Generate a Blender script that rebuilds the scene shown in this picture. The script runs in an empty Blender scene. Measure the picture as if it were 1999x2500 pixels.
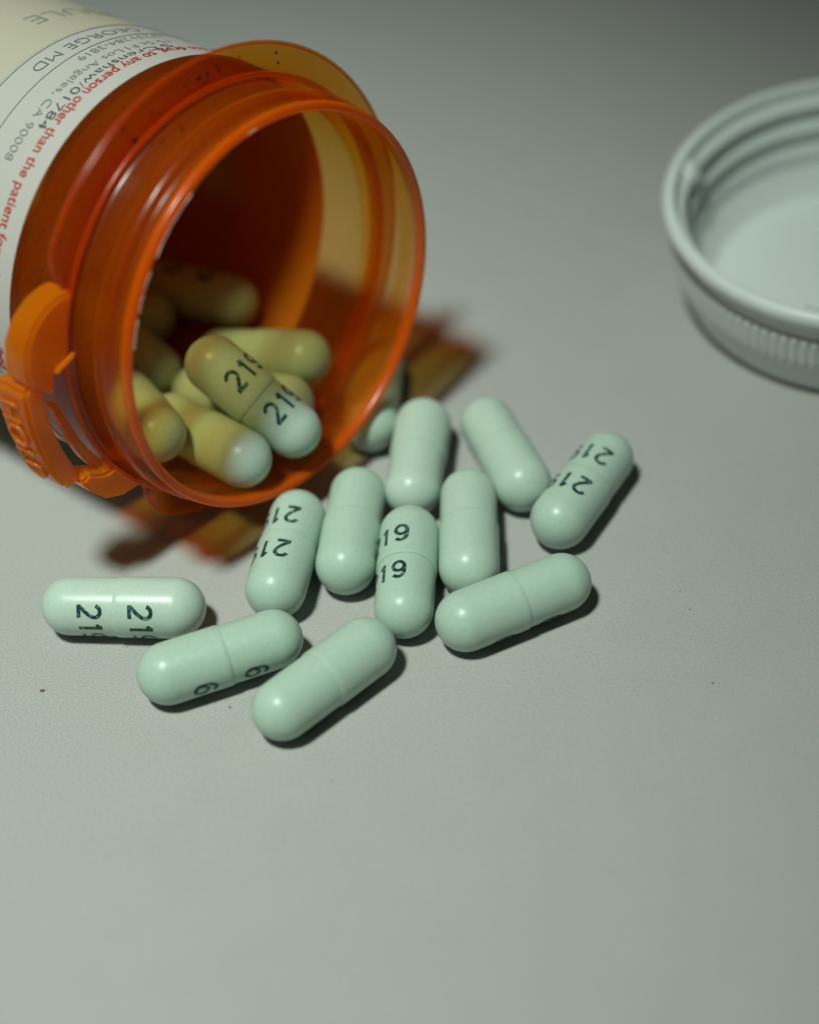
import bpy, bmesh, math, random
from mathutils import Vector, Matrix

MM = 0.001
sc = bpy.context.scene
COL = sc.collection
rnd = random.Random(7)

# ------------------------------------------------------------------ camera
CAM_H, PITCH, ROLL = 129.07, math.radians(42.122), math.radians(5.147)
s_, c_ = math.sin(PITCH), math.cos(PITCH)
fw = Vector((0, c_, -s_)); ux = Vector((1, 0, 0)); uy = Vector((0, s_, c_))
cr, sr = math.cos(ROLL), math.sin(ROLL)
right = ux * cr - uy * sr
upv = ux * sr + uy * cr
cam_d = bpy.data.cameras.new('camera')
cam = bpy.data.objects.new('camera', cam_d); COL.objects.link(cam)
M = Matrix((right, upv, -fw)).transposed().to_4x4()
M.translation = Vector((0, 0, CAM_H)) * MM
cam.matrix_world = M
cam_d.sensor_fit = 'VERTICAL'; cam_d.sensor_height = 36.0
cam_d.lens = 4001.7 / 2156.0 * 36.0
cam_d.clip_start = 0.005; cam_d.clip_end = 20
cam_d.dof.use_dof = True
cam_d.dof.focus_distance = 178.5 * MM
cam_d.dof.aperture_fstop = 10.3
sc.camera = cam

# ------------------------------------------------------------------ world, lamp, exposure
wd = bpy.data.worlds.new('World'); sc.world = wd; wd.use_nodes = True
bg = wd.node_tree.nodes['Background']
bg.inputs[0].default_value = (0.80, 0.90, 0.86, 1); bg.inputs[1].default_value = 0.003

lamp_d = bpy.data.lights.new('desk_lamp', 'SPOT')
lamp_d.energy = 30.5
lamp_d.color = (0.865, 1.0, 0.885)
lamp_d.shadow_soft_size = 0.054
lamp_d.spot_size = math.radians(29); lamp_d.spot_blend = 1.0
lamp = bpy.data.objects.new('desk_lamp', lamp_d); COL.objects.link(lamp)
lamp.location = Vector((-190, -52, 764)) * MM
aim = Vector((-80, 120, 0)) * MM
lamp.rotation_euler = (aim - lamp.location).to_track_quat('-Z', 'Y').to_euler()

sc.view_settings.view_transform = 'Standard'
sc.view_settings.look = 'None'
sc.view_settings.exposure = 0.0
sc.view_settings.gamma = 1.0
cy = sc.cycles
cy.max_bounces = 10; cy.transmission_bounces = 8; cy.transparent_max_bounces = 32
cy.diffuse_bounces = 4; cy.glossy_bounces = 3; cy.volume_bounces = 0
cy.caustics_reflective = False; cy.caustics_refractive = True
cy.sample_clamp_indirect = 4.0
cy.use_denoising = True

# ------------------------------------------------------------------ material helpers
def mat(name):
    m = bpy.data.materials.new(name); m.use_nodes = True
    m.node_tree.nodes.clear()
    return m, m.node_tree.nodes, m.node_tree.links

def out(N):
    return N.new('ShaderNodeOutputMaterial')

def plain(name, col, rough=0.5, spec=0.5, sss=0.0, noise=0.0, scale=4000, bump=0.0, sss_col=None):
    m, N, L = mat(name)
    p = N.new('ShaderNodeBsdfPrincipled'); o = out(N)
    p.inputs['Base Color'].default_value = (*col, 1)
    p.inputs['Roughness'].default_value = rough
    p.inputs['Specular IOR Level'].default_value = spec
    if sss:
        p.inputs['Subsurface Weight'].default_value = sss
        p.inputs['Subsurface Radius'].default_value = (1.0, 1.0, 1.0)
        p.inputs['Subsurface Scale'].default_value = 0.0006
    if noise or bump:
        tc = N.new('ShaderNodeTexCoord'); nt = N.new('ShaderNodeTexNoise')
        nt.inputs['Scale'].default_value = scale; nt.inputs['Detail'].default_value = 4
        L.new(tc.outputs['Object'], nt.inputs['Vector'])
        if noise:
            mx = N.new('ShaderNodeMix'); mx.data_type = 'RGBA'
            mx.inputs['A'].default_value = (*[c * (1 - noise) for c in col], 1)
            mx.inputs['B'].default_value = (*[min(1, c * (1 + noise)) for c in col], 1)
            L.new(nt.outputs['Fac'], mx.inputs['Factor'])
            L.new(mx.outputs['Result'], p.inputs['Base Color'])
        if bump:
            b = N.new('ShaderNodeBump'); b.inputs['Strength'].default_value = bump
            b.inputs['Distance'].default_value = 0.00005
            L.new(nt.outputs['Fac'], b.inputs['Height']); L.new(b.outputs['Normal'], p.inputs['Normal'])
    L.new(p.outputs[0], o.inputs[0])
    return m

def make_table_mat():
    m, N, L = mat('table_laminate')
    p = N.new('ShaderNodeBsdfPrincipled'); o = out(N)
    tc = N.new('ShaderNodeTexCoord')
    def noise(scale, detail=3):
        n = N.new('ShaderNodeTexNoise'); n.inputs['Scale'].default_value = scale; n.inputs['Detail'].default_value = detail
        L.new(tc.outputs['Object'], n.inputs['Vector']); return n
    n1 = noise(14, 4); n2 = noise(5200, 3); n3 = noise(160, 5)
    base = N.new('ShaderNodeMix'); base.data_type = 'RGBA'
    base.inputs['A'].default_value = (0.377, 0.383, 0.369, 1)
    base.inputs['B'].default_value = (0.420, 0.402, 0.390, 1)
    L.new(n1.outputs['Fac'], base.inputs['Factor'])
    g = N.new('ShaderNodeMapRange'); g.inputs['From Min'].default_value = 0.3; g.inputs['From Max'].default_value = 0.7
    g.inputs['To Min'].default_value = 0.84; g.inputs['To Max'].default_value = 1.16
    L.new(n2.outputs['Fac'], g.inputs['Value'])
    g3 = N.new('ShaderNodeMapRange'); g3.inputs['From Min'].default_value = 0.3; g3.inputs['From Max'].default_value = 0.7
    g3.inputs['To Min'].default_value = 0.985; g3.inputs['To Max'].default_value = 1.015
    L.new(n3.outputs['Fac'], g3.inputs['Value'])
    mu = N.new('ShaderNodeMath'); mu.operation = 'MULTIPLY'
    L.new(g.outputs[0], mu.inputs[0]); L.new(g3.outputs[0], mu.inputs[1])
    vm = N.new('ShaderNodeVectorMath'); vm.operation = 'SCALE'
    L.new(base.outputs['Result'], vm.inputs[0]); L.new(mu.outputs[0], vm.inputs['Scale'])
    # sparse specks and faint stains
    vo = N.new('ShaderNodeTexVoronoi'); vo.inputs['Scale'].default_value = 95; vo.inputs['Randomness'].default_value = 1
    L.new(tc.outputs['Object'], vo.inputs['Vector'])
    cmp_ = N.new('ShaderNodeMapRange'); cmp_.inputs['From Min'].default_value = 0.018; cmp_.inputs['From Max'].default_value = 0.045
    cmp_.inputs['To Min'].default_value = 1; cmp_.inputs['To Max'].default_value = 0
    L.new(vo.outputs['Distance'], cmp_.inputs['Value'])
    sep = N.new('ShaderNodeSeparateColor'); L.new(vo.outputs['Color'], sep.inputs[0])
    gate = N.new('ShaderNodeMath'); gate.operation = 'GREATER_THAN'; gate.inputs[1].default_value = 0.62
    L.new(sep.outputs[0], gate.inputs[0])
    fm = N.new('ShaderNodeMath'); fm.operation = 'MULTIPLY'
    L.new(cmp_.outputs[0], fm.inputs[0]); L.new(gate.outputs[0], fm.inputs[1])
    fm2 = N.new('ShaderNodeMath'); fm2.operation = 'MULTIPLY'
    L.new(fm.outputs[0], fm2.inputs[0]); L.new(sep.outputs[1], fm2.inputs[1])
    fm3 = N.new('ShaderNodeMath'); fm3.operation = 'MULTIPLY'; fm3.inputs[1].default_value = 0.5
    L.new(fm2.outputs[0], fm3.inputs[0])
    mx = N.new('ShaderNodeMix'); mx.data_type = 'RGBA'
    mx.inputs['B'].default_value = (0.42, 0.27, 0.21, 1)
    L.new(fm3.outputs[0], mx.inputs['Factor']); L.new(vm.outputs[0], mx.inputs['A'])
    L.new(mx.outputs['Result'], p.inputs['Base Color'])
    p.inputs['Roughness'].default_value = 0.55
    p.inputs['Specular IOR Level'].default_value = 0.35
    b = N.new('ShaderNodeBump'); b.inputs['Strength'].default_value = 0.12; b.inputs['Distance'].default_value = 0.00004
    L.new(n2.outputs['Fac'], b.inputs['Height']); L.new(b.outputs['Normal'], p.inputs['Normal'])
    L.new(p.outputs[0], o.inputs[0])
    return m

def make_amber(name, refr=0.05, scatter=0.20, density=1000.0, rough=0.22, glow=2.4, cloud=(1.0, 0.145, 0.0015), refl=0.5, zones=None):
    """orange see-through plastic: clear, slightly cloudy; its colour comes from absorption in the wall's thickness"""
    m, N, L = mat(name); o = out(N)
    tr = N.new('ShaderNodeBsdfTransparent'); tr.inputs[0].default_value = (1, 0.985, 0.95, 1)
    rf = N.new('ShaderNodeBsdfRefraction'); rf.inputs['Color'].default_value = (1, 0.97, 0.92, 1)
    rf.inputs['IOR'].default_value = 1.49; rf.inputs['Roughness'].default_value = 0.05
    mix1 = N.new('ShaderNodeMixShader'); mix1.inputs[0].default_value = refr
    L.new(tr.outputs[0], mix1.inputs[1]); L.new(rf.outputs[0], mix1.inputs[2])
    # cloudiness: light entering the plastic wanders inside it and comes out again at the edges
    ss = N.new('ShaderNodeSubsurfaceScattering'); ss.falloff = 'RANDOM_WALK'
    ss.inputs['Color'].default_value = (*cloud, 1)
    ss.inputs['Radius'].default_value = (1.0, 0.35, 0.05); ss.inputs['Scale'].default_value = glow * MM
    tl = N.new('ShaderNodeBsdfTranslucent'); tl.inputs[0].default_value = (1.0, 0.42, 0.06, 1)
    df = N.new('ShaderNodeBsdfDiffuse'); df.inputs[0].default_value = (*cloud, 1)
    md = N.new('ShaderNodeMixShader'); md.inputs[0].default_value = 0.65
    L.new(ss.outputs[0], md.inputs[1]); L.new(df.outputs[0], md.inputs[2])
    ms = N.new('ShaderNodeMixShader'); ms.inputs[0].default_value = 0.55
    L.new(md.outputs[0], ms.inputs[1]); L.new(tl.outputs[0], ms.inputs[2])
    mix2 = N.new('ShaderNodeMixShader'); mix2.inputs[0].default_value = scatter
    L.new(mix1.outputs[0], mix2.inputs[1]); L.new(ms.outputs[0], mix2.inputs[2])
    if zones:
        # cloudier moulded neck; the lip's extra diffuse orange stands in for piped light
        tz = N.new('ShaderNodeTexCoord'); sx = N.new('ShaderNodeSeparateXYZ'); L.new(tz.outputs['Object'], sx.inputs[0])
        mr = N.new('ShaderNodeMapRange'); mr.inputs['From Min'].default_value = -10 * MM; mr.inputs['From Max'].default_value = 0.0
        L.new(sx.outputs['Z'], mr.inputs['Value'])
        rp = N.new('ShaderNodeValToRGB'); rp.color_ramp.elements.remove(rp.color_ramp.elements[1])
        rp.color_ramp.elements[0].position = 0.0; rp.color_ramp.elements[0].color = (zones[0][1],) * 3 + (1,)
        for a_, v_ in zones[1:]:
            e_ = rp.color_ramp.elements.new(1 - a_ / 10.0); e_.color = (v_, v_, v_, 1)
        L.new(mr.outputs[0], rp.inputs[0]); L.new(rp.outputs[0], mix2.inputs[0])
    gl = N.new('ShaderNodeBsdfGlossy'); gl.inputs['Roughness'].default_value = rough
    tc = N.new('ShaderNodeTexCoord'); nz = N.new('ShaderNodeTexNoise'); nz.inputs['Scale'].default_value = 900
    nz.inputs['Detail'].default_value = 3
    L.new(tc.outputs['Object'], nz.inputs['Vector'])
    bp_ = N.new('ShaderNodeBump'); bp_.inputs['Strength'].default_value = 0.08; bp_.inputs['Distance'].default_value = 0.0001
    L.new(nz.outputs['Fac'], bp_.inputs['Height']); L.new(bp_.outputs['Normal'], gl.inputs['Normal'])
    # Schlick reflectance on the outer side of each surface
    lw = N.new('ShaderNodeLayerWeight'); lw.inputs['Blend'].default_value = 0.5
    pw = N.new('ShaderNodeMath'); pw.operation = 'POWER'; pw.inputs[1].default_value = 5.0
    L.new(lw.outputs['Facing'], pw.inputs[0])
    ma = N.new('ShaderNodeMath'); ma.operation = 'MULTIPLY_ADD'; ma.inputs[1].default_value = refl * 0.96; ma.inputs[2].default_value = 0.035
    L.new(pw.outputs[0], ma.inputs[0])
    ge = N.new('ShaderNodeNewGeometry'); inv = N.new('ShaderNodeMath'); inv.operation = 'SUBTRACT'; inv.inputs[0].default_value = 1.0
    L.new(ge.outputs['Backfacing'], inv.inputs[1])
    mf = N.new('ShaderNodeMath'); mf.operation = 'MULTIPLY'
    L.new(ma.outputs[0], mf.inputs[0]); L.new(inv.outputs[0], mf.inputs[1])
    mix3 = N.new('ShaderNodeMixShader')
    L.new(mf.outputs[0], mix3.inputs[0]); L.new(mix2.outputs[0], mix3.inputs[1]); L.new(gl.outputs[0], mix3.inputs[2])
    L.new(mix3.outputs[0], o.inputs['Surface'])
    va = N.new('ShaderNodeVolumeAbsorption'); va.inputs['Density'].default_value = density
    va.inputs['Color'].default_value = (0.992, 0.77, 0.0, 1)
    L.new(va.outputs[0], o.inputs['Volume'])
    return m

def make_paper(name, col, transl=0.32):
    m, N, L = mat(name); o = out(N)
    df = N.new('ShaderNodeBsdfPrincipled')
    df.inputs['Base Color'].default_value = (*col, 1); df.inputs['Roughness'].default_value = 0.45
    df.inputs['Specular IOR Level'].default_value = 0.3
    tl = N.new('ShaderNodeBsdfTranslucent'); tl.inputs[0].default_value = (0.95, 0.15, 0.03, 1)   # added red tint on light through the paper, for the dark red inside
    mx = N.new('ShaderNodeMixShader'); mx.inputs[0].default_value = transl
    L.new(df.outputs[0], mx.inputs[1]); L.new(tl.outputs[0], mx.inputs[2]); L.new(mx.outputs[0], o.inputs[0])
    return m

def make_ink():
    m, N, L = mat('imprint_ink'); p = N.new('ShaderNodeBsdfPrincipled'); o = out(N)
    p.inputs['Roughness'].default_value = 0.4; p.inputs['Specular IOR Level'].default_value = 0.3
    tc = N.new('ShaderNodeTexCoord'); n1 = N.new('ShaderNodeTexNoise'); n1.inputs['Scale'].default_value = 2600; n1.inputs['Detail'].default_value = 3
    oi = N.new('ShaderNodeObjectInfo'); vm = N.new('ShaderNodeVectorMath'); vm.operation = 'ADD'
    L.new(tc.outputs['Object'], vm.inputs[0]); L.new(oi.outputs['Location'], vm.inputs[1]); L.new(vm.outputs[0], n1.inputs['Vector'])
    rp = N.new('ShaderNodeValToRGB'); e = rp.color_ramp.elements
    e[0].position = 0.50; e[0].color = (0.012, 0.045, 0.042, 1); e[1].position = 0.68; e[1].color = (0.16, 0.27, 0.22, 1)
    L.new(n1.outputs['Fac'], rp.inputs[0]); L.new(rp.outputs[0], p.inputs['Base Color']); L.new(p.outputs[0], o.inputs[0])
    return m

def vary(m):
    """small differences of shade from one capsule to the next"""
    N, L = m.node_tree.nodes, m.node_tree.links
    p = next(n for n in N if n.type == 'BSDF_PRINCIPLED')
    src = p.inputs['Base Color'].links[0].from_socket
    oi = N.new('ShaderNodeObjectInfo'); hs = N.new('ShaderNodeHueSaturation'); wn = N.new('ShaderNodeTexWhiteNoise')
    L.new(oi.outputs['Location'], wn.inputs['Vector'])
    def rng(lo, hi):
        r = N.new('ShaderNodeMapRange'); r.inputs['To Min'].default_value = lo; r.inputs['To Max'].default_value = hi
        L.new(wn.outputs['Value'], r.inputs['Value']); return r.outputs[0]
    L.new(rng(0.94, 1.03), hs.inputs['Value']); L.new(rng(1.12, 0.88), hs.inputs['Saturation'])
    L.new(src, hs.inputs['Color']); L.new(hs.outputs[0], p.inputs['Base Color'])

MAT = {}
MAT['table'] = make_table_mat()
MAT['amber'] = make_amber('amber_plastic', zones=[(10, 0.16), (8.8, 0.16), (7.8, 0.18), (4.7, 0.19), (4.35, 0.14), (3.9, 0.25), (2.4, 0.26), (2.0, 0.21), (1.3, 0.30), (0.8, 0.80)])
MAT['amber_disc'] = make_amber('amber_plastic_flange', scatter=0.16, refr=0.05, density=2900.0)
MAT['amber_glow_line'] = make_amber('amber_plastic_glow_line', scatter=0.34, refr=0.15, density=2600.0, cloud=(1.0, 0.075, 0.001), refl=0.5)  # redder cloud colour puts the glow of the flange edges into the plastic
MAT['amber_thick'] = make_amber('amber_plastic_moulded', refr=0.2, scatter=0.70, density=500.0, glow=2.0, cloud=(1.0, 0.26, 0.004), refl=0.6)
MAT['paper'] = make_paper('label_paper', (0.655, 0.70, 0.665))
MAT['paper_y'] = make_paper('label_paper_tinted', (0.66, 0.675, 0.53))
MAT['ink_grey'] = plain('ink_grey', (0.17, 0.205, 0.195), 0.6, 0.2)
MAT['ink_black'] = plain('ink_black', (0.045, 0.05, 0.055), 0.6, 0.2)
MAT['ink_red'] = plain('ink_red', (0.50, 0.012, 0.03), 0.6, 0.2)
MAT['ink_blue'] = plain('ink_blue', (0.16, 0.22, 0.30), 0.6, 0.2)
MAT['mint'] = plain('mint_gelatin', (0.470, 0.600, 0.510), 0.33, 0.34, sss=0.15, noise=0.11, scale=3500, bump=0.10)
MAT['imprint'] = make_ink()
vary(MAT['mint'])
MAT['white'] = plain('white_plastic', (0.70, 0.74, 0.725), 0.40, 0.45, sss=0.25, noise=0.03, scale=1500)
MAT['dust'] = plain('dust', (0.03, 0.012, 0.008), 0.8, 0.1)
MAT['crumb'] = plain('brown_crumb', (0.22, 0.12, 0.09), 0.8, 0.1)
MAT['flake'] = plain('plastic_flake', (0.85, 0.72, 0.62), 0.5, 0.4)

# ------------------------------------------------------------------ object helpers
def link(name, me, material=None, parent=None, smooth=True):
    o = bpy.data.objects.new(name, me); COL.objects.link(o)
    if material and not me.materials: me.materials.append(MAT[material])
    if parent is not None: o.parent = parent
    if smooth:
        for p in me.polygons: p.use_smooth = True
    return o

def mesh(name, verts, faces):
    me = bpy.data.meshes.new(name); me.from_pydata([tuple(v) for v in verts], [], faces)
    bm = bmesh.new(); bm.from_mesh(me); bmesh.ops.recalc_face_normals(bm, faces=bm.faces); bm.to_mesh(me); bm.free()
    me.update(); return me

def empty(name, loc=(0, 0, 0), rot=None):
    o = bpy.data.objects.new(name, None); COL.objects.link(o)
    o.empty_display_size = 0.005
    o.location = loc
    if rot is not None: o.rotation_euler = rot
    return o

def tag(o, label=None, cat=None, group=None, kind=None):
    if label: o['label'] = label
    if cat: o['category'] = cat
    if group: o['group'] = group
    if kind: o['kind'] = kind
    return o

def sharp(o, ang=35):
    me = o.data
    me.set_sharp_from_angle(angle=math.radians(ang))

def text_mesh(body, width, height, weight=0.0, step=0.15, center=True, ref=None):
    """flat outline text -> bmesh with x 0..width (or centred), y 0..height (height of ref characters), sliced for bending"""
    cu = bpy.data.curves.new('tmp_text', 'FONT'); cu.body = body; cu.size = 1.0; cu.offset = weight
    cu.resolution_u = 6
    ob = bpy.data.objects.new('tmp_text', cu); COL.objects.link(ob)
    dg = bpy.context.evaluated_depsgraph_get(); ev = ob.evaluated_get(dg)
    me = bpy.data.meshes.new_from_object(ev)
    bpy.data.objects.remove(ob); bpy.data.curves.remove(cu)
    bm = bmesh.new(); bm.from_mesh(me); bpy.data.meshes.remove(me)
    xs = [v.co.x for v in bm.verts]
    x0, x1 = min(xs), max(xs)
    capH = 0.729 if ref is None else ref
    sx = width / (x1 - x0); sy = height / capH
    for v in bm.verts:
        v.co.x = (v.co.x - x0) * sx - (width / 2 if center else 0); v.co.y *= sy; v.co.z = 0
    bmesh.ops.triangulate(bm, faces=bm.faces)
    lo = min(v.co.x for v in bm.verts); hi = max(v.co.x for v in bm.verts)
    x = lo + step
    while x < hi:
        bmesh.ops.bisect_plane(bm, geom=bm.verts[:] + bm.edges[:] + bm.faces[:], plane_co=(x, 0, 0), plane_no=(1, 0, 0))
        x += step
    return bm

# ------------------------------------------------------------------ table
def build_table():
    S = 600
    vs = [(-S, -200, 0), (S, -200, 0), (S, 900, 0), (-S, 900, 0)]
    vs += [(x, y, -22) for x, y, z in vs]
    vs = [Vector(v) * MM for v in vs]
    me = mesh('table_top', vs, [(0, 1, 2, 3), (7, 6, 5, 4), (0, 4, 5, 1), (1, 5, 6, 2), (2, 6, 7, 3), (3, 7, 4, 0)])
    o = link('table_top', me, 'table', smooth=False)
    tag(o, 'pale grey table top the capsules lie on', 'table', kind='structure')
build_table()

def build_specks():
    r = random.Random(23)
    bm = bmesh.new()
    fixed = [(-35.6, 122.5, 0.17), (-18.0, 118.3, 0.10), (25.0, 128.0, 0.10), (26.0, 116.0, 0.09), (12.0, 108.0, 0.08), (-9.0, 108.6, 0.07)]
    pts = fixed + [(r.uniform(-36, 45), r.uniform(82, 200), r.choice((0.03, 0.035, 0.04, 0.05, 0.07))) for _ in range(70)]
    for x, y, s in pts:
        g = bmesh.ops.create_icosphere(bm, subdivisions=1, radius=s * MM)
        a = r.uniform(0.6, 1.7); b = r.uniform(0.6, 1.4)
        for v in g['verts']: v.co = Vector((v.co.x * a, v.co.y * b, v.co.z * 0.5)) + Vector((x, y, s * 0.45)) * MM
    me = bpy.data.meshes.new('dust_specks'); bm.to_mesh(me); bm.free()
    o = link('dust_specks', me, 'crumb')
    tag(o, 'fine brownish dust specks scattered over the table', 'dust', kind='stuff')
build_specks()

# ------------------------------------------------------------------ bottle frame
BC = Vector((-9.650457, 145.803625, 23.866793))
BN = Vector((0.710432, -0.702022, 0.049512)).normalized()
BU = Vector((0.702884, 0.711305, 0)).normalized()
BW = BN.cross(BU)
bottle = empty('pill_bottle')
# local axes: x = BU, y = BW, z = BN (mouth); local origin at the mouth's centre
BM = Matrix((BU, BW, BN)).transposed().to_4x4(); BM.translation = BC * MM
bottle.matrix_world = BM
tag(bottle, 'orange translucent pill bottle lying on its side with a printed white label', 'pill bottle')

def bp(rho, phi, a):
    """bottle point: radius, angle (deg, 90 = top), distance behind the mouth (mm) -> local metres"""
    p = math.radians(phi)
    return Vector((rho * math.cos(p), rho * math.sin(p), -a)) * MM

def lathe(name, prof, seg=160, closed=True, ripple=None):
    """prof: list of (a, rho), spun about the bottle axis; closed profile loop"""
    vs, fs = [], []
    n = len(prof)
    for i in range(seg):
        ph = 360 * i / seg
        for (a, r) in prof: vs.append(bp(r, ph, a))
    for i in range(seg):
        j = (i + 1) % seg
        for k in range(n if closed else n - 1):
            l = (k + 1) % n
            fs.append((i * n + k, i * n + l, j * n + l, j * n + k))
    return mesh(name, vs, fs)

def smooth_prof(pts, sub=4):
    """Catmull-Rom through (a, rho) points"""
    res = []
    n = len(pts)
    for i in range(n - 1):
        p0 = pts[max(i - 1, 0)]; p1 = pts[i]; p2 = pts[i + 1]; p3 = pts[min(i + 2, n - 1)]
        for k in range(sub):
            t = k / sub
            f = lambda q0, q1, q2, q3: 0.5 * ((2 * q1) + (-q0 + q2) * t + (2 * q0 - 5 * q1 + 4 * q2 - q3) * t * t + (-q0 + 3 * q1 - 3 * q2 + q3) * t ** 3)
            res.append((f(p0[0], p1[0], p2[0], p3[0]), f(p0[1], p1[1], p2[1], p3[1])))
    res.append(pts[-1])
    return res

R_BODY = 20.55
def build_bottle():
    outer = smooth_prof([(0.0, 19.30), (0.06, 19.66), (0.32, 19.90), (0.75, 19.90), (1.05, 19.66), (1.5, 19.56), (1.95, 19.62), (2.2, 19.95), (2.55, 20.28),
                         (3.3, 20.36), (3.95, 20.22), (4.25, 19.86), (4.6, 19.74), (5.2, 19.80), (6.3, 19.95), (6.9, 20.1), (7.2, 20.42), (7.45, 20.62), (8.6, 20.6), (9.6, R_BODY)], 4)
    outer += [(20, R_BODY), (40, R_BODY), (58, R_BODY), (60.3, 20.5), (61.4, 19.6), (61.8, 18.4), (61.8, 0.01)]
    inner = [(60.6, 0.01), (60.6, 17.6), (60.0, 18.8), (58.5, 19.45), (40, 19.55), (20, 19.55), (10.4, 19.55)]
    inner += smooth_prof([(9.4, 19.5), (8.6, 19.3), (8.0, 19.0), (7.2, 18.85), (5, 18.9), (2.5, 18.98), (0.8, 19.0), (0.25, 19.06), (0.03, 19.2)], 3)
    me = lathe('body', outer + inner, 200)
    o = link('body', me, 'amber', bottle)
    # flange: thin disc with a gap where the lock tab sits
    vs, fs = [], []
    seg = 150; ph0, ph1 = -137.0, 151.5
    def rim(ph):
        d0 = ph - ph0; d1 = ph1 - ph
        d = min(d0 * 0.75, d1)
        e = min(1, max(0, d / 10.5)); e = math.sin(e * math.pi / 2) ** 0.8
        return 20.75 + (23.5 - 20.75) * e
    n = 0
    prof = lambda R: [(7.35, 20.2), (7.32, 20.75), (7.42, 21.2), (7.5, R - 0.4), (7.58, R - 0.12), (7.85, R), (8.12, R - 0.12), (8.2, R - 0.4), (8.3, 21.3), (8.55, 20.75), (8.6, 20.5)]
    for i in range(seg + 1):
        ph = ph0 + (ph1 - ph0) * i / seg
        R = rim(ph)
        pr = prof(max(R, 21.65)) if R > 21.65 else [(a, min(r, 20.2 + (r - 20.2) * (R - 20.0) / 1.65)) for a, r in prof(21.65)]
        n = len(pr)
        for a, r in pr: vs.append(bp(r, ph, a))
    for i in range(seg):
        for k in range(n):
            l = (k + 1) % n
            fs.append((i * n + k, i * n + l, (i + 1) * n + l, (i + 1) * n + k))
    fs.append(tuple(range(n))); fs.append(tuple(seg * n + k for k in range(n)))
    fl = link('flange', mesh('flange', vs, fs), 'amber_disc', bottle)
    sharp(fl, 50)
    # added round lines, coloured redder for light piped to the flange's root and rim
    def glow_line(name, rad, a, minor, p0, p1, par, k=8, rimf=None):
        vs, fs = [], []; sg = 140
        for i in range(sg + 1):
            ph = p0 + (p1 - p0) * i / sg
            rr = rimf(ph) if rimf else rad
            for j in range(k):
                t = 2 * math.pi * j / k
                vs.append(bp(rr + minor * math.cos(t), ph, a + minor * math.sin(t)))
        for i in range(sg):
            for j in range(k):
                l = (j + 1) % k
                fs.append((i * k + j, i * k + l, (i + 1) * k + l, (i + 1) * k + j))
        fs.append(tuple(range(k))); fs.append(tuple(sg * k + j for j in range(k)))
        return link(name, mesh(name, vs, fs), 'amber_glow_line', par)
    glow_line('root_glow_line', 20.75, 7.12, 0.24, -205, 158, fl)
    glow_line('rim_glow_line', 23.42, 7.85, 0.21, -136, 150, fl, rimf=lambda ph: rim(ph) - 0.02)
    return o
build_bottle()

def prism(name, poly, a0, a1, bev=0.18, parent=None, material='amber_thick', twist=0.0):
    """poly of (rho, phi) in the flange plane, extruded from a0 to a1 behind the mouth, bevelled"""
    # densify along phi so that arcs stay round
    pts = []
    m = len(poly)
    for i in range(m):
        r0, p0 = poly[i]; r1, p1 = poly[(i + 1) % m]
        k = max(1, int(abs(p1 - p0) / 4))
        for j in range(k): pts.append((r0 + (r1 - r0) * j / k, p0 + (p1 - p0) * j / k))
    bm = bmesh.new()
    lo = [bm.verts.new(bp(r, p, a0)) for r, p in pts]; hi = [bm.verts.new(bp(r, p, a1)) for r, p in pts]
    n = len(pts)
    bm.faces.new(lo); bm.faces.new(hi[::-1])
    for i in range(n):
        j = (i + 1) % n
        bm.faces.new((lo[j], lo[i], hi[i], hi[j]))
    bmesh.ops.recalc_face_normals(bm, faces=bm.faces)
    es = [e for e in bm.edges if len(e.link_faces) == 2 and e.calc_face_angle(0) > 0.5]
    if bev: bmesh.ops.bevel(bm, geom=es, offset=bev * MM, segments=2, affect='EDGES', clamp_overlap=True)
    bmesh.ops.triangulate(bm, faces=[f for f in bm.faces if len(f.verts) > 4])
    me = bpy.data.meshes.new(name); bm.to_mesh(me); bm.free()
    o = link(name, me, material, parent); sharp(o, 30)
    return o

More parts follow.
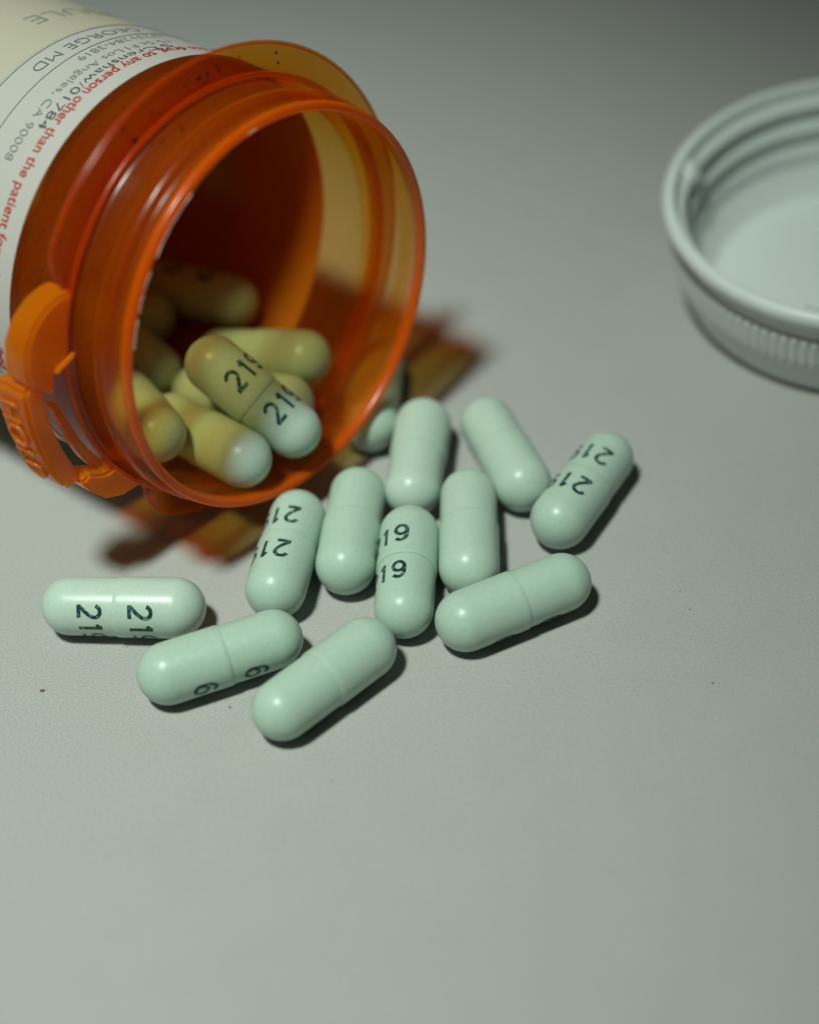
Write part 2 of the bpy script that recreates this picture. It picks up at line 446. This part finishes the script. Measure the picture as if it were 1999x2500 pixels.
def build_tab():
    wing = prism('lock_tab', [(20.55, 150.5), (22.0, 152), (23.3, 154.5), (24.6, 158.5), (25.3, 163), (25.4, 168.5), (25.1, 171.5), (23.4, 174.2), (22.7, 176.5),
                              (22.3, 170.2), (20.6, 167.2)], 6.9, 10.2, 0.3, bottle)
    wing['label'] = 'upper arm of the orange lock tab'
    arch = prism('tab_arm', [(20.55, 207.5), (21.6, 206.6), (22.3, 204.2), (22.9, 201.6), (24.1, 201.6), (24.0, 206), (23.6, 211.5), (22.5, 216), (20.6, 220.5)], 6.9, 9.6, 0.3, wing)
    pad = prism('tab_pad', [(23.35, 174.3), (24.6, 171.8), (25.5, 173.4), (25.6, 180), (25.6, 196), (25.4, 200.4), (24.6, 202.2), (23.35, 201.2)], 7.5, 11.9, 0.4, wing)
    # inner tongue of the latch and the thin spring bar
    prism('latch_tongue', [(22.5, 181.0), (21.9, 180.6), (21.5, 185), (21.2, 195), (20.95, 204.5), (21.9, 205.2), (22.1, 200), (22.1, 188)], 8.1, 9.3, 0.15, wing)
    prism('spring_bar', [(20.3, 166.4), (20.5, 167.6), (22.5, 170.3), (22.3, 169.0)], 6.3, 6.9, 0.1, wing)
    # raised letters on the outward face of the pad, reading downwards
    arc = math.radians(21.5) * 25.6
    bm = text_mesh('HOLD', arc, 2.6, weight=-0.01, step=0.4, center=False)
    vs = bm.verts[:]
    for v in vs:
        ph = 176.2 + math.degrees(v.co.x / 25.6); a = 11.0 - v.co.y
        v.co = bp(25.58, ph, a)
    ex = bmesh.ops.extrude_face_region(bm, geom=bm.faces[:])
    for g in ex['geom']:
        if isinstance(g, bmesh.types.BMVert):
            r = Vector((g.co.x, g.co.y, 0)).normalized(); g.co += r * 0.32 * MM
    bmesh.ops.recalc_face_normals(bm, faces=bm.faces)
    me = bpy.data.meshes.new('raised_letters'); bm.to_mesh(me); bm.free()
    link('raised_letters', me, 'amber_thick', wing, smooth=False)
build_tab()

# ------------------------------------------------------------------ label
R_LAB = R_BODY + 0.10
def lab_pt(phi, a, lift=0.0):
    return bp(R_LAB + lift, phi, a)

def label_shell(name, a0, a1, p0, p1, lift, material, parent, seg=120, na=2):
    vs, fs = [], []
    full = abs((p1 - p0) - 360) < 1e-6
    cols = seg if full else seg + 1
    lay = [(a0 + (a1 - a0) * k / (na - 1), R_LAB + lift) for k in range(na)] + [(a1, R_LAB - 0.05 + lift), (a0, R_LAB - 0.05 + lift)]
    n = len(lay)
    for i in range(cols):
        ph = p0 + (p1 - p0) * i / seg
        for a, r in lay: vs.append(bp(r, ph, a))
    for i in range(seg):
        j = (i + 1) % cols
        for k in range(n):
            l = (k + 1) % n
            fs.append((i * n + k, i * n + l, j * n + l, j * n + k))
    if not full:
        fs.append(tuple(range(n))); fs.append(tuple((cols - 1) * n + k for k in range(n)))
    o = link(name, mesh(name, vs, fs), material, parent); sharp(o, 40)
    return o

def build_label():
    lab = label_shell('label', 15.2, 60.0, 0, 360, 0.0, 'paper', bottle)
    lab['label'] = 'white paper label wrapped round the bottle'
    band = label_shell('tinted_field', 27.35, 59.9, 1, 359, 0.03, 'paper_y', lab)
    low = label_shell('tinted_field', 18.4, 27.2, 168, 260, 0.03, 'paper_y', lab, seg=40)
    def line(body, p0, p1, a_base, h, ink, weight=0.0, ref=None, name='printed_line'):
        w = math.radians(p1 - p0) * R_LAB
        bm = text_mesh(body, w, h, weight, step=0.5, center=False, ref=ref)
        for v in bm.verts:
            v.co = lab_pt(p0 + math.degrees(v.co.x / R_LAB), a_base - v.co.y, 0.06)
        me = bpy.data.meshes.new(name); bm.to_mesh(me); bm.free()
        o = link(name, me, ink, lab, smooth=False)
        return o
    line('to any person other than the patient for whom prescribed', 78.0, 182.5, 18.02, 1.32, 'ink_red', 0.004)
    line('transfer of this drug', 38.5, 75.8, 18.02, 1.32, 'ink_red', 0.004)
    line('Crenshaw/01784', 74.6, 116.6, 19.28, 1.12, 'ink_black', -0.012)
    line('S', 69.5, 72.5, 19.28, 1.12, 'ink_black', -0.012)
    line('Los Angeles, CA 90008', 82.7, 127.4, 20.80, 1.06, 'ink_grey', -0.016)
    line('15 St F1', 66.5, 80.9, 20.80, 1.06, 'ink_grey', -0.016)
    line('284-3819', 75.2, 92.6, 22.85, 1.06, 'ink_grey', -0.016)
    line('(323)', 63.5, 73.9, 22.85, 1.06, 'ink_grey', -0.016)
    line('GEORGE MD', 65.2, 101.6, 25.78, 1.42, 'ink_grey', -0.012)
    line('CAPSULE', 38.0, 84.6, 34.15, 2.45, 'ink_grey', -0.016)
    for a in (23.4, 27.05):
        label_shell('printed_rule', a - 0.03, a + 0.03, 50, 210, 0.065, 'ink_grey', lab, seg=80)
    # overprinted small type near the table
    line('prescribed', 163.0, 184.5, 18.75, 1.15, 'ink_blue', -0.02)
    line('other than the patient', 166.0, 204.0, 20.2, 1.0, 'ink_blue', -0.02)
build_label()

# ------------------------------------------------------------------ dust and moulding flaws on the bottle
def build_dust():
    bm = bmesh.new()
    r = random.Random(11)
    spots = []
    for _ in range(16): spots.append((r.uniform(21.2, 23.0), r.uniform(58, 112), 7.40, r.uniform(0.05, 0.14)))
    for _ in range(8): spots.append((20.05, r.uniform(95, 160), r.uniform(5, 6.8), r.uniform(0.04, 0.09)))
    for _ in range(10): spots.append((R_BODY + 0.02, r.uniform(105, 160), r.uniform(10, 14.6), r.uniform(0.03, 0.07)))
    for rho, ph, a, s in spots:
        g = bmesh.ops.create_icosphere(bm, subdivisions=1, radius=1.6 * s * MM)
        c = bp(rho, ph, a)
        st = Vector((r.uniform(0.7, 1.6), r.uniform(0.7, 1.5), 0.6))
        for v in g['verts']: v.co = Vector((v.co.x * st.x, v.co.y * st.y, v.co.z * st.z)) + c
    me = bpy.data.meshes.new('dust'); bm.to_mesh(me); bm.free()
    o = link('dust', me, 'dust', bottle); o['kind'] = 'stuff'
    # pale ragged flash along the lip
    cur = []
    bm = bmesh.new()
    r = random.Random(5)
    def sliver(ph0, ph1, rho, a, wid, jit):
        prev = None; k = max(4, int((ph1 - ph0) / 0.9))
        for i in range(k + 1):
            ph = ph0 + (ph1 - ph0) * i / k
            w = wid * (0.35 + r.random()) * math.sin(math.pi * min(0.97, max(0.03, i / k)))
            q = bp(rho + r.uniform(-jit, jit), ph, a - 0.03); q2 = bp(rho + w, ph, a - 0.06 - 0.3 * w)
            v1 = bm.verts.new(q); v2 = bm.verts.new(q2); v3 = bm.verts.new((q + q2) / 2 + Vector((0, 0, 0.00006)))
            if prev:
                bm.faces.new((prev[0], v1, v3, prev[2])); bm.faces.new((prev[2], v3, v2, prev[1])); bm.faces.new((prev[1], v2, v1, prev[0]))
            prev = (v1, v2, v3)
    sliver(116, 135, 19.15, 0.02, 0.16, 0.04)
    sliver(139, 144, 19.15, 0.02, 0.28, 0.06)
    sliver(145, 150, 19.15, 0.02, 0.20, 0.06)
    sliver(152, 160, 19.15, 0.02, 0.10, 0.03)
    sliver(90, 93, 19.4, 0.0, 0.15, 0.05)
    bmesh.ops.recalc_face_normals(bm, faces=bm.faces)
    me = bpy.data.meshes.new('moulding_flash'); bm.to_mesh(me); bm.free()
    link('moulding_flash', me, 'flake', bottle, smooth=False)
build_dust()

# ------------------------------------------------------------------ capsules
R_CAP, R_SH, HALF = 2.93, 2.81, 5.05
def spin(name, prof, seg=56):
    vs, fs = [], []
    n = len(prof)
    vs.append(Vector((0, 0, prof[0][0])) * MM)
    ring = []
    for (z, r) in prof[1:-1]:
        ring.append(len(vs))
        for i in range(seg):
            t = 2 * math.pi * i / seg
            vs.append(Vector((r * math.cos(t), r * math.sin(t), z)) * MM)
    last = len(vs); vs.append(Vector((0, 0, prof[-1][0])) * MM)
    for i in range(seg): fs.append((0, ring[0] + (i + 1) % seg, ring[0] + i))
    for a, b in zip(ring, ring[1:]):
        for i in range(seg): fs.append((a + i, a + (i + 1) % seg, b + (i + 1) % seg, b + i))
    for i in range(seg): fs.append((last, ring[-1] + i, ring[-1] + (i + 1) % seg))
    return mesh(name, vs, fs)

def half_profiles():
    # cap: rounded end at +z, open rim just below the middle; the longer shell slides inside it
    K = 14
    capp = [(HALF + R_CAP, 0)]
    for i in range(1, K + 1):
        t = math.pi / 2 * i / K; capp.append((HALF + R_CAP * math.cos(t), R_CAP * math.sin(t)))
    capp += [(3.2, R_CAP - 0.005), (1.1, R_CAP), (0.15, R_CAP), (-0.27, R_CAP - 0.004), (-0.32, R_CAP - 0.025), (-0.33, R_SH - 0.2), (-0.33, 0)]
    sh = [(-0.30, 0), (-0.30, R_SH - 0.25), (-0.32, R_SH)]
    sh += [(-1.2, R_SH + 0.015), (-3.2, R_SH + 0.015)]
    for i in range(K, 0, -1):
        t = math.pi / 2 * i / K; sh.append((-HALF - R_SH * math.cos(t), R_SH * math.sin(t)))
    sh.append((-HALF - R_SH, 0))
    return capp, sh[::-1]
CP, SP = half_profiles()
ME_CAP = spin('cap', CP); ME_SHELL = spin('shell', SP)

def digit_mesh(which):
    """the number 219 bent round one half of a capsule, centred on local +x"""
    Rr = (R_CAP if which == 'cap' else R_SH + 0.015) + 0.012
    zc = 1.22 if which == 'cap' else -3.68
    adv = math.radians(34) * R_CAP
    bm = bmesh.new()
    W = 0.195
    def stroke(pts, ox):
        # ribbon with round-ish ends following a polyline in a 1.25 x 2.3 mm box
        P = [Vector((p[0] + ox, p[1], 0)) for p in pts]
        L, Rg = [], []
        for i, p in enumerate(P):
            d = (P[min(i + 1, len(P) - 1)] - P[max(i - 1, 0)]); d.normalize()
            nrm = Vector((-d.y, d.x, 0))
            L.append(p + nrm * W); Rg.append(p - nrm * W)
        lv = [bm.verts.new(q) for q in L]; rv = [bm.verts.new(q) for q in Rg]
        for i in range(len(P) - 1): bm.faces.new((lv[i], lv[i + 1], rv[i + 1], rv[i]))
    def arc(cx, cy, rx, ry, t0, t1, k=14):
        return [(cx + rx * math.cos(math.radians(t0 + (t1 - t0) * i / k)), cy + ry * math.sin(math.radians(t0 + (t1 - t0) * i / k))) for i in range(k + 1)]
    H = 2.25
    # 2
    two = arc(0, H - 0.62, 0.58, 0.56, 168, -32, 16) + [(0.30, 1.05), (-0.05, 0.68), (-0.42, 0.32), (-0.60, 0.12)]
    stroke(two, -adv); stroke([(-0.70, 0.14), (0.0, 0.14), (0.62, 0.14)], -adv)
    # 1
    stroke([(-0.34, H - 0.52), (-0.12, H - 0.34), (0.06, H - 0.05)], 0); stroke([(0.10, H), (0.10, 1.1), (0.10, 0.0)], 0)
    # 9
    stroke(arc(0, H - 0.70, 0.56, 0.60, 0, 360, 24), adv)
    stroke([(0.57, H - 0.62), (0.57, 1.25)] + arc(-0.02, 0.95, 0.58, 0.82, 20, -140, 12), adv)
    lo, hi = -adv - 1, adv + 1
    x = lo
    while x < hi:
        bmesh.ops.bisect_plane(bm, geom=bm.verts[:] + bm.edges[:] + bm.faces[:], plane_co=(x, 0, 0), plane_no=(1, 0, 0)); x += 0.18
    for v in bm.verts:
        t = v.co.x / R_CAP
        v.co = Vector((Rr * math.cos(t), Rr * math.sin(t), zc + v.co.y)) * MM
    me = bpy.data.meshes.new('imprint'); bm.to_mesh(me); bm.free()
    return me
ME_D1 = digit_mesh('cap'); ME_D2 = digit_mesh('shell')
for m_ in (ME_CAP, ME_SHELL): m_.materials.append(MAT['mint'])
for m_ in (ME_D1, ME_D2): m_.materials.append(MAT['imprint'])

def capsule(A, B, theta, label, group, flip=False):
    """A, B = centres of the two rounded ends (mm); the cap is at B unless flipped; theta turns the print (0 = print faces up)"""
    A, B = Vector(A), Vector(B)
    if flip: A, B = B, A
    z = (B - A).normalized()
    e1 = Vector((0, 0, 1)) - z * z.z; e1.normalize(); e2 = z.cross(e1)
    t = math.radians(theta)
    x = e1 * math.cos(t) + e2 * math.sin(t); y = z.cross(x)
    m = Matrix((x, y, z)).transposed().to_4x4(); m.translation = (A + B) / 2 * MM
    root = empty('capsule'); root.matrix_world = m
    tag(root, label, 'capsule', group)
    c = link('cap', ME_CAP, None, root, smooth=False); s = link('shell', ME_SHELL, None, root, smooth=False)
    link('imprint', ME_D1, None, c, smooth=False); link('imprint', ME_D2, None, s, smooth=False)
    return root
for m_ in (ME_CAP, ME_SHELL):
    for p in m_.polygons: p.use_smooth = True
    m_.set_sharp_from_angle(angle=math.radians(50))

T = 'capsules spilled on the table'
I = 'capsules inside the bottle'
CAPS = [
    # far end, near end, print angle, flip, label, group
    ('A', (-32.95, 130.48, 2.95), (-22.86, 128.93, 2.95), 89, 0, 'mint capsule lying crosswise farthest left with a long highlight and 219 on each half', T),
    ('B', (-23.28, 120.52, 2.93), (-13.66, 123.62, 2.93), -134, 1, 'mint capsule with a digit 9 peeping from the underside of each half, near the front', T),
    ('C', (-12.88, 114.84, 2.93), (-5.20, 121.38, 2.93), 180, 0, 'frontmost mint capsule, slanting with no print showing', T),
    ('D', (-0.20, 136.13, 2.95), (-1.35, 126.08, 2.93), -43, 1, 'mint capsule in the middle with 19 upright on both halves', T),
    ('E', (5.98, 140.93, 2.93), (5.21, 130.91, 2.98), 170, 0, 'plain mint capsule standing end on to the right of the one marked 19', T),
    ('F', (4.31, 123.82, 2.93), (13.69, 127.65, 2.96), 200, 1, 'plain mint capsule slanting at the front right with a visible seam and dark shadow', T),
    ('G', (20.20, 144.84, 2.95), (14.56, 136.43, 2.93), 13, 0, 'rightmost mint capsule with 21 upside down on both halves', T),
    ('H', (8.82, 152.12, 2.95), (11.47, 142.31, 2.93), 180, 0, 'plain mint capsule leaning towards the rightmost printed one', T),
    ('I', (2.22, 152.57, 2.93), (0.51, 142.71, 3.05), 190, 1, 'plain mint capsule behind the one marked 19, its far end by the bottle shadow', T),
    ('J', (-5.00, 142.76, 2.93), (-6.56, 132.76, 2.93), 182, 0, 'plain mint capsule in front of the bottle mouth between the two printed ones', T),
    ('K', (-11.12, 140.08, 2.93), (-13.34, 130.31, 2.98), 27, 0, 'mint capsule touching the bottle lip with 21 upside down on both halves', T),
    ('L', (-2.00, 163.60, 2.93), (-3.30, 153.75, 3.0), 180, 0, 'capsule on the table behind the bottle lip, half hidden in its shadow', T),
    ('M', (-17.93, 150.46, 14.93), (-10.76, 146.45, 9.02), -4, 1, 'uppermost capsule in the bottle mouth with 219 in black on both halves', I),
    ('N', (-18.46, 162.37, 7.06), (-9.54, 158.03, 9.02), 180, 0, 'capsule lying crosswise behind the printed one in the bottle mouth', I),
    ('O', (-22.95, 150.13, 8.64), (-15.85, 142.92, 8.89), 180, 0, 'plain capsule in the bottle mouth pointing out over the lower lip', I),
    ('P', (-27.4, 152.9, 9.9), (-23.90, 144.0, 12.2), 180, 0, 'capsule half cut off by the lip at the bottle mouth, next to the tab', I),
    ('Q', (-20.80, 156.57, 7.02), (-11.55, 152.44, 7.76), 180, 0, 'capsule underneath the printed one in the bottle, only its two ends showing', I),
    ('S', (-24.85, 174.35, 8.39), (-16.97, 168.18, 9.75), -28, 0, 'shaded capsule deep in the bottle with two black digits on top', I),
    ('T', (-34.97, 163.89, 6.20), (-26.14, 168.18, 8.74), 170, 0, 'shaded end of a capsule deep in the bottle below the one with black digits', I),
    ('U', (-32.29, 164.10, 13.0), (-25.57, 159.68, 8.13), 150, 0, 'shaded capsule end in the bottle, lower of the two beside the lip', I),
]
CAPS += [
    ('X', (-38.2, 163.4, 14.8), (-33.9, 170.6, 18.9), 0, 0, 'capsule seen dimly through the orange bottle wall between label edge and flange', I),
]
for k, a, b, th, fl, lab, grp in CAPS:
    capsule(a, b, th, lab, grp, flip=bool(fl))

# ------------------------------------------------------------------ lid
def build_lid():
    nn = Vector((-0.039, -0.070, 1)).normalized()
    R2 = 19.1
    lift = R2 * math.hypot(nn.x, nn.y)
    root = empty('bottle_lid')
    x = Vector((1, 0, 0)) - nn * nn.x; x.normalize(); y = nn.cross(x)
    m = Matrix((x, y, nn)).transposed().to_4x4(); m.translation = Vector((52.6, 172.8, lift + 0.02)) * MM
    root.matrix_world = m
    tag(root, 'white ribbed plastic bottle lid lying upside down on the table', 'lid')
    seg = 180
    prof_out = [(-0.2, 15.9), (0.0, 17.9), (0.2, 18.8), (0.75, 19.25), (2.6, 20.0), (4.6, 20.55), (5.0, 20.62)]
    prof_rib = [(5.05, 20.75), (5.5, 21.0), (8.2, 21.15), (8.6, 20.95)]
    prof_top = [(8.9, 20.72), (10.0, 20.75), (10.5, 21.15), (10.9, 21.65), (11.5, 21.9), (12.2, 21.85), (12.6, 21.5), (12.72, 21.0), (12.6, 20.6), (12.1, 20.35)]
    prof_in = smooth_prof([(11.8, 20.35), (11.5, 20.4), (11.2, 20.25), (10.8, 19.5), (10.3, 19.3), (9.8, 19.5), (9.3, 20.05), (9.0, 20.1), (8.6, 19.75), (8.1, 18.95), (7.4, 18.75), (6.7, 19.0),
                           (6.2, 19.5), (5.9, 19.45), (5.4, 18.75), (4.8, 18.4), (3.3, 18.4), (2.8, 18.2), (1.2, 17.0), (0.25, 16.3), (0.02, 15.7)], 2) + [(0.0, 14.0), (0.0, 0.02)]
    prof_bot = [(0.0, 0.0)]
    def spin_l(prof, close=False, wob=None):
        vs, fs = [], []
        n = len(prof)
        for i in range(seg):
            t = 2 * math.pi * i / seg
            for (z, r) in prof:
                vs.append(Vector((r * math.cos(t), r * math.sin(t), z)) * MM)
        for i in range(seg):
            j = (i + 1) % seg
            for k in range(n if close else n - 1):
                l = (k + 1) % n
                fs.append((i * n + k, i * n + l, j * n + l, j * n + k))
        return vs, fs
    prof = prof_out + [(5.05, 20.6), (8.6, 20.6)] + prof_top + prof_in + [(-0.2, 0.02)]
    vs, fs = spin_l(prof, True)
    sh = link('shell', mesh('shell', vs, fs), 'white', root); sharp(sh, 40)
    # ribbed grip band
    vs, fs = [], []
    S2 = 480
    pr = [(5.0, 20.5)] + prof_rib + [(8.65, 20.5)]
    n = len(pr)
    for i in range(S2):
        t = 2 * math.pi * i / S2
        d = 0.0 if (i % 4) in (0, 1) else -0.28
        for k, (z, r) in enumerate(pr):
            rr = r + (d if 0 < k < n - 1 else 0)
            vs.append(Vector((rr * math.cos(t), rr * math.sin(t), z)) * MM)
    for i in range(S2):
        j = (i + 1) % S2
        for k in range(n):
            l = (k + 1) % n
            fs.append((i * n + k, i * n + l, j * n + l, j * n + k))
    g = link('grip_band', mesh('grip_band', vs, fs), 'white', root, smooth=False)
    # locking lugs on the inner wall
    for ph in (152, 62, 242, 332):
        bm = bmesh.new()
        t0, t1 = math.radians(ph - 4), math.radians(ph + 4)
        q = []
        for t in (t0, (t0 + t1) / 2, t1):
            for (r, z) in ((20.3, 9.3), (18.7, 9.5), (18.9, 11.6), (20.4, 12.1)):
                q.append(bm.verts.new(Vector((r * math.cos(t), r * math.sin(t), z)) * MM))
        for s in (0, 1):
            for k in range(4):
                l = (k + 1) % 4
                bm.faces.new((q[s * 4 + k], q[s * 4 + l], q[s * 4 + 4 + l], q[s * 4 + 4 + k]))
        bm.faces.new(q[0:4]); bm.faces.new(q[8:12])
        bmesh.ops.recalc_face_normals(bm, faces=bm.faces)
        bmesh.ops.bevel(bm, geom=bm.edges[:], offset=0.25 * MM, segments=2, affect='EDGES')
        me = bpy.data.meshes.new('lug'); bm.to_mesh(me); bm.free()
        link('lug', me, 'white', root)
build_lid()
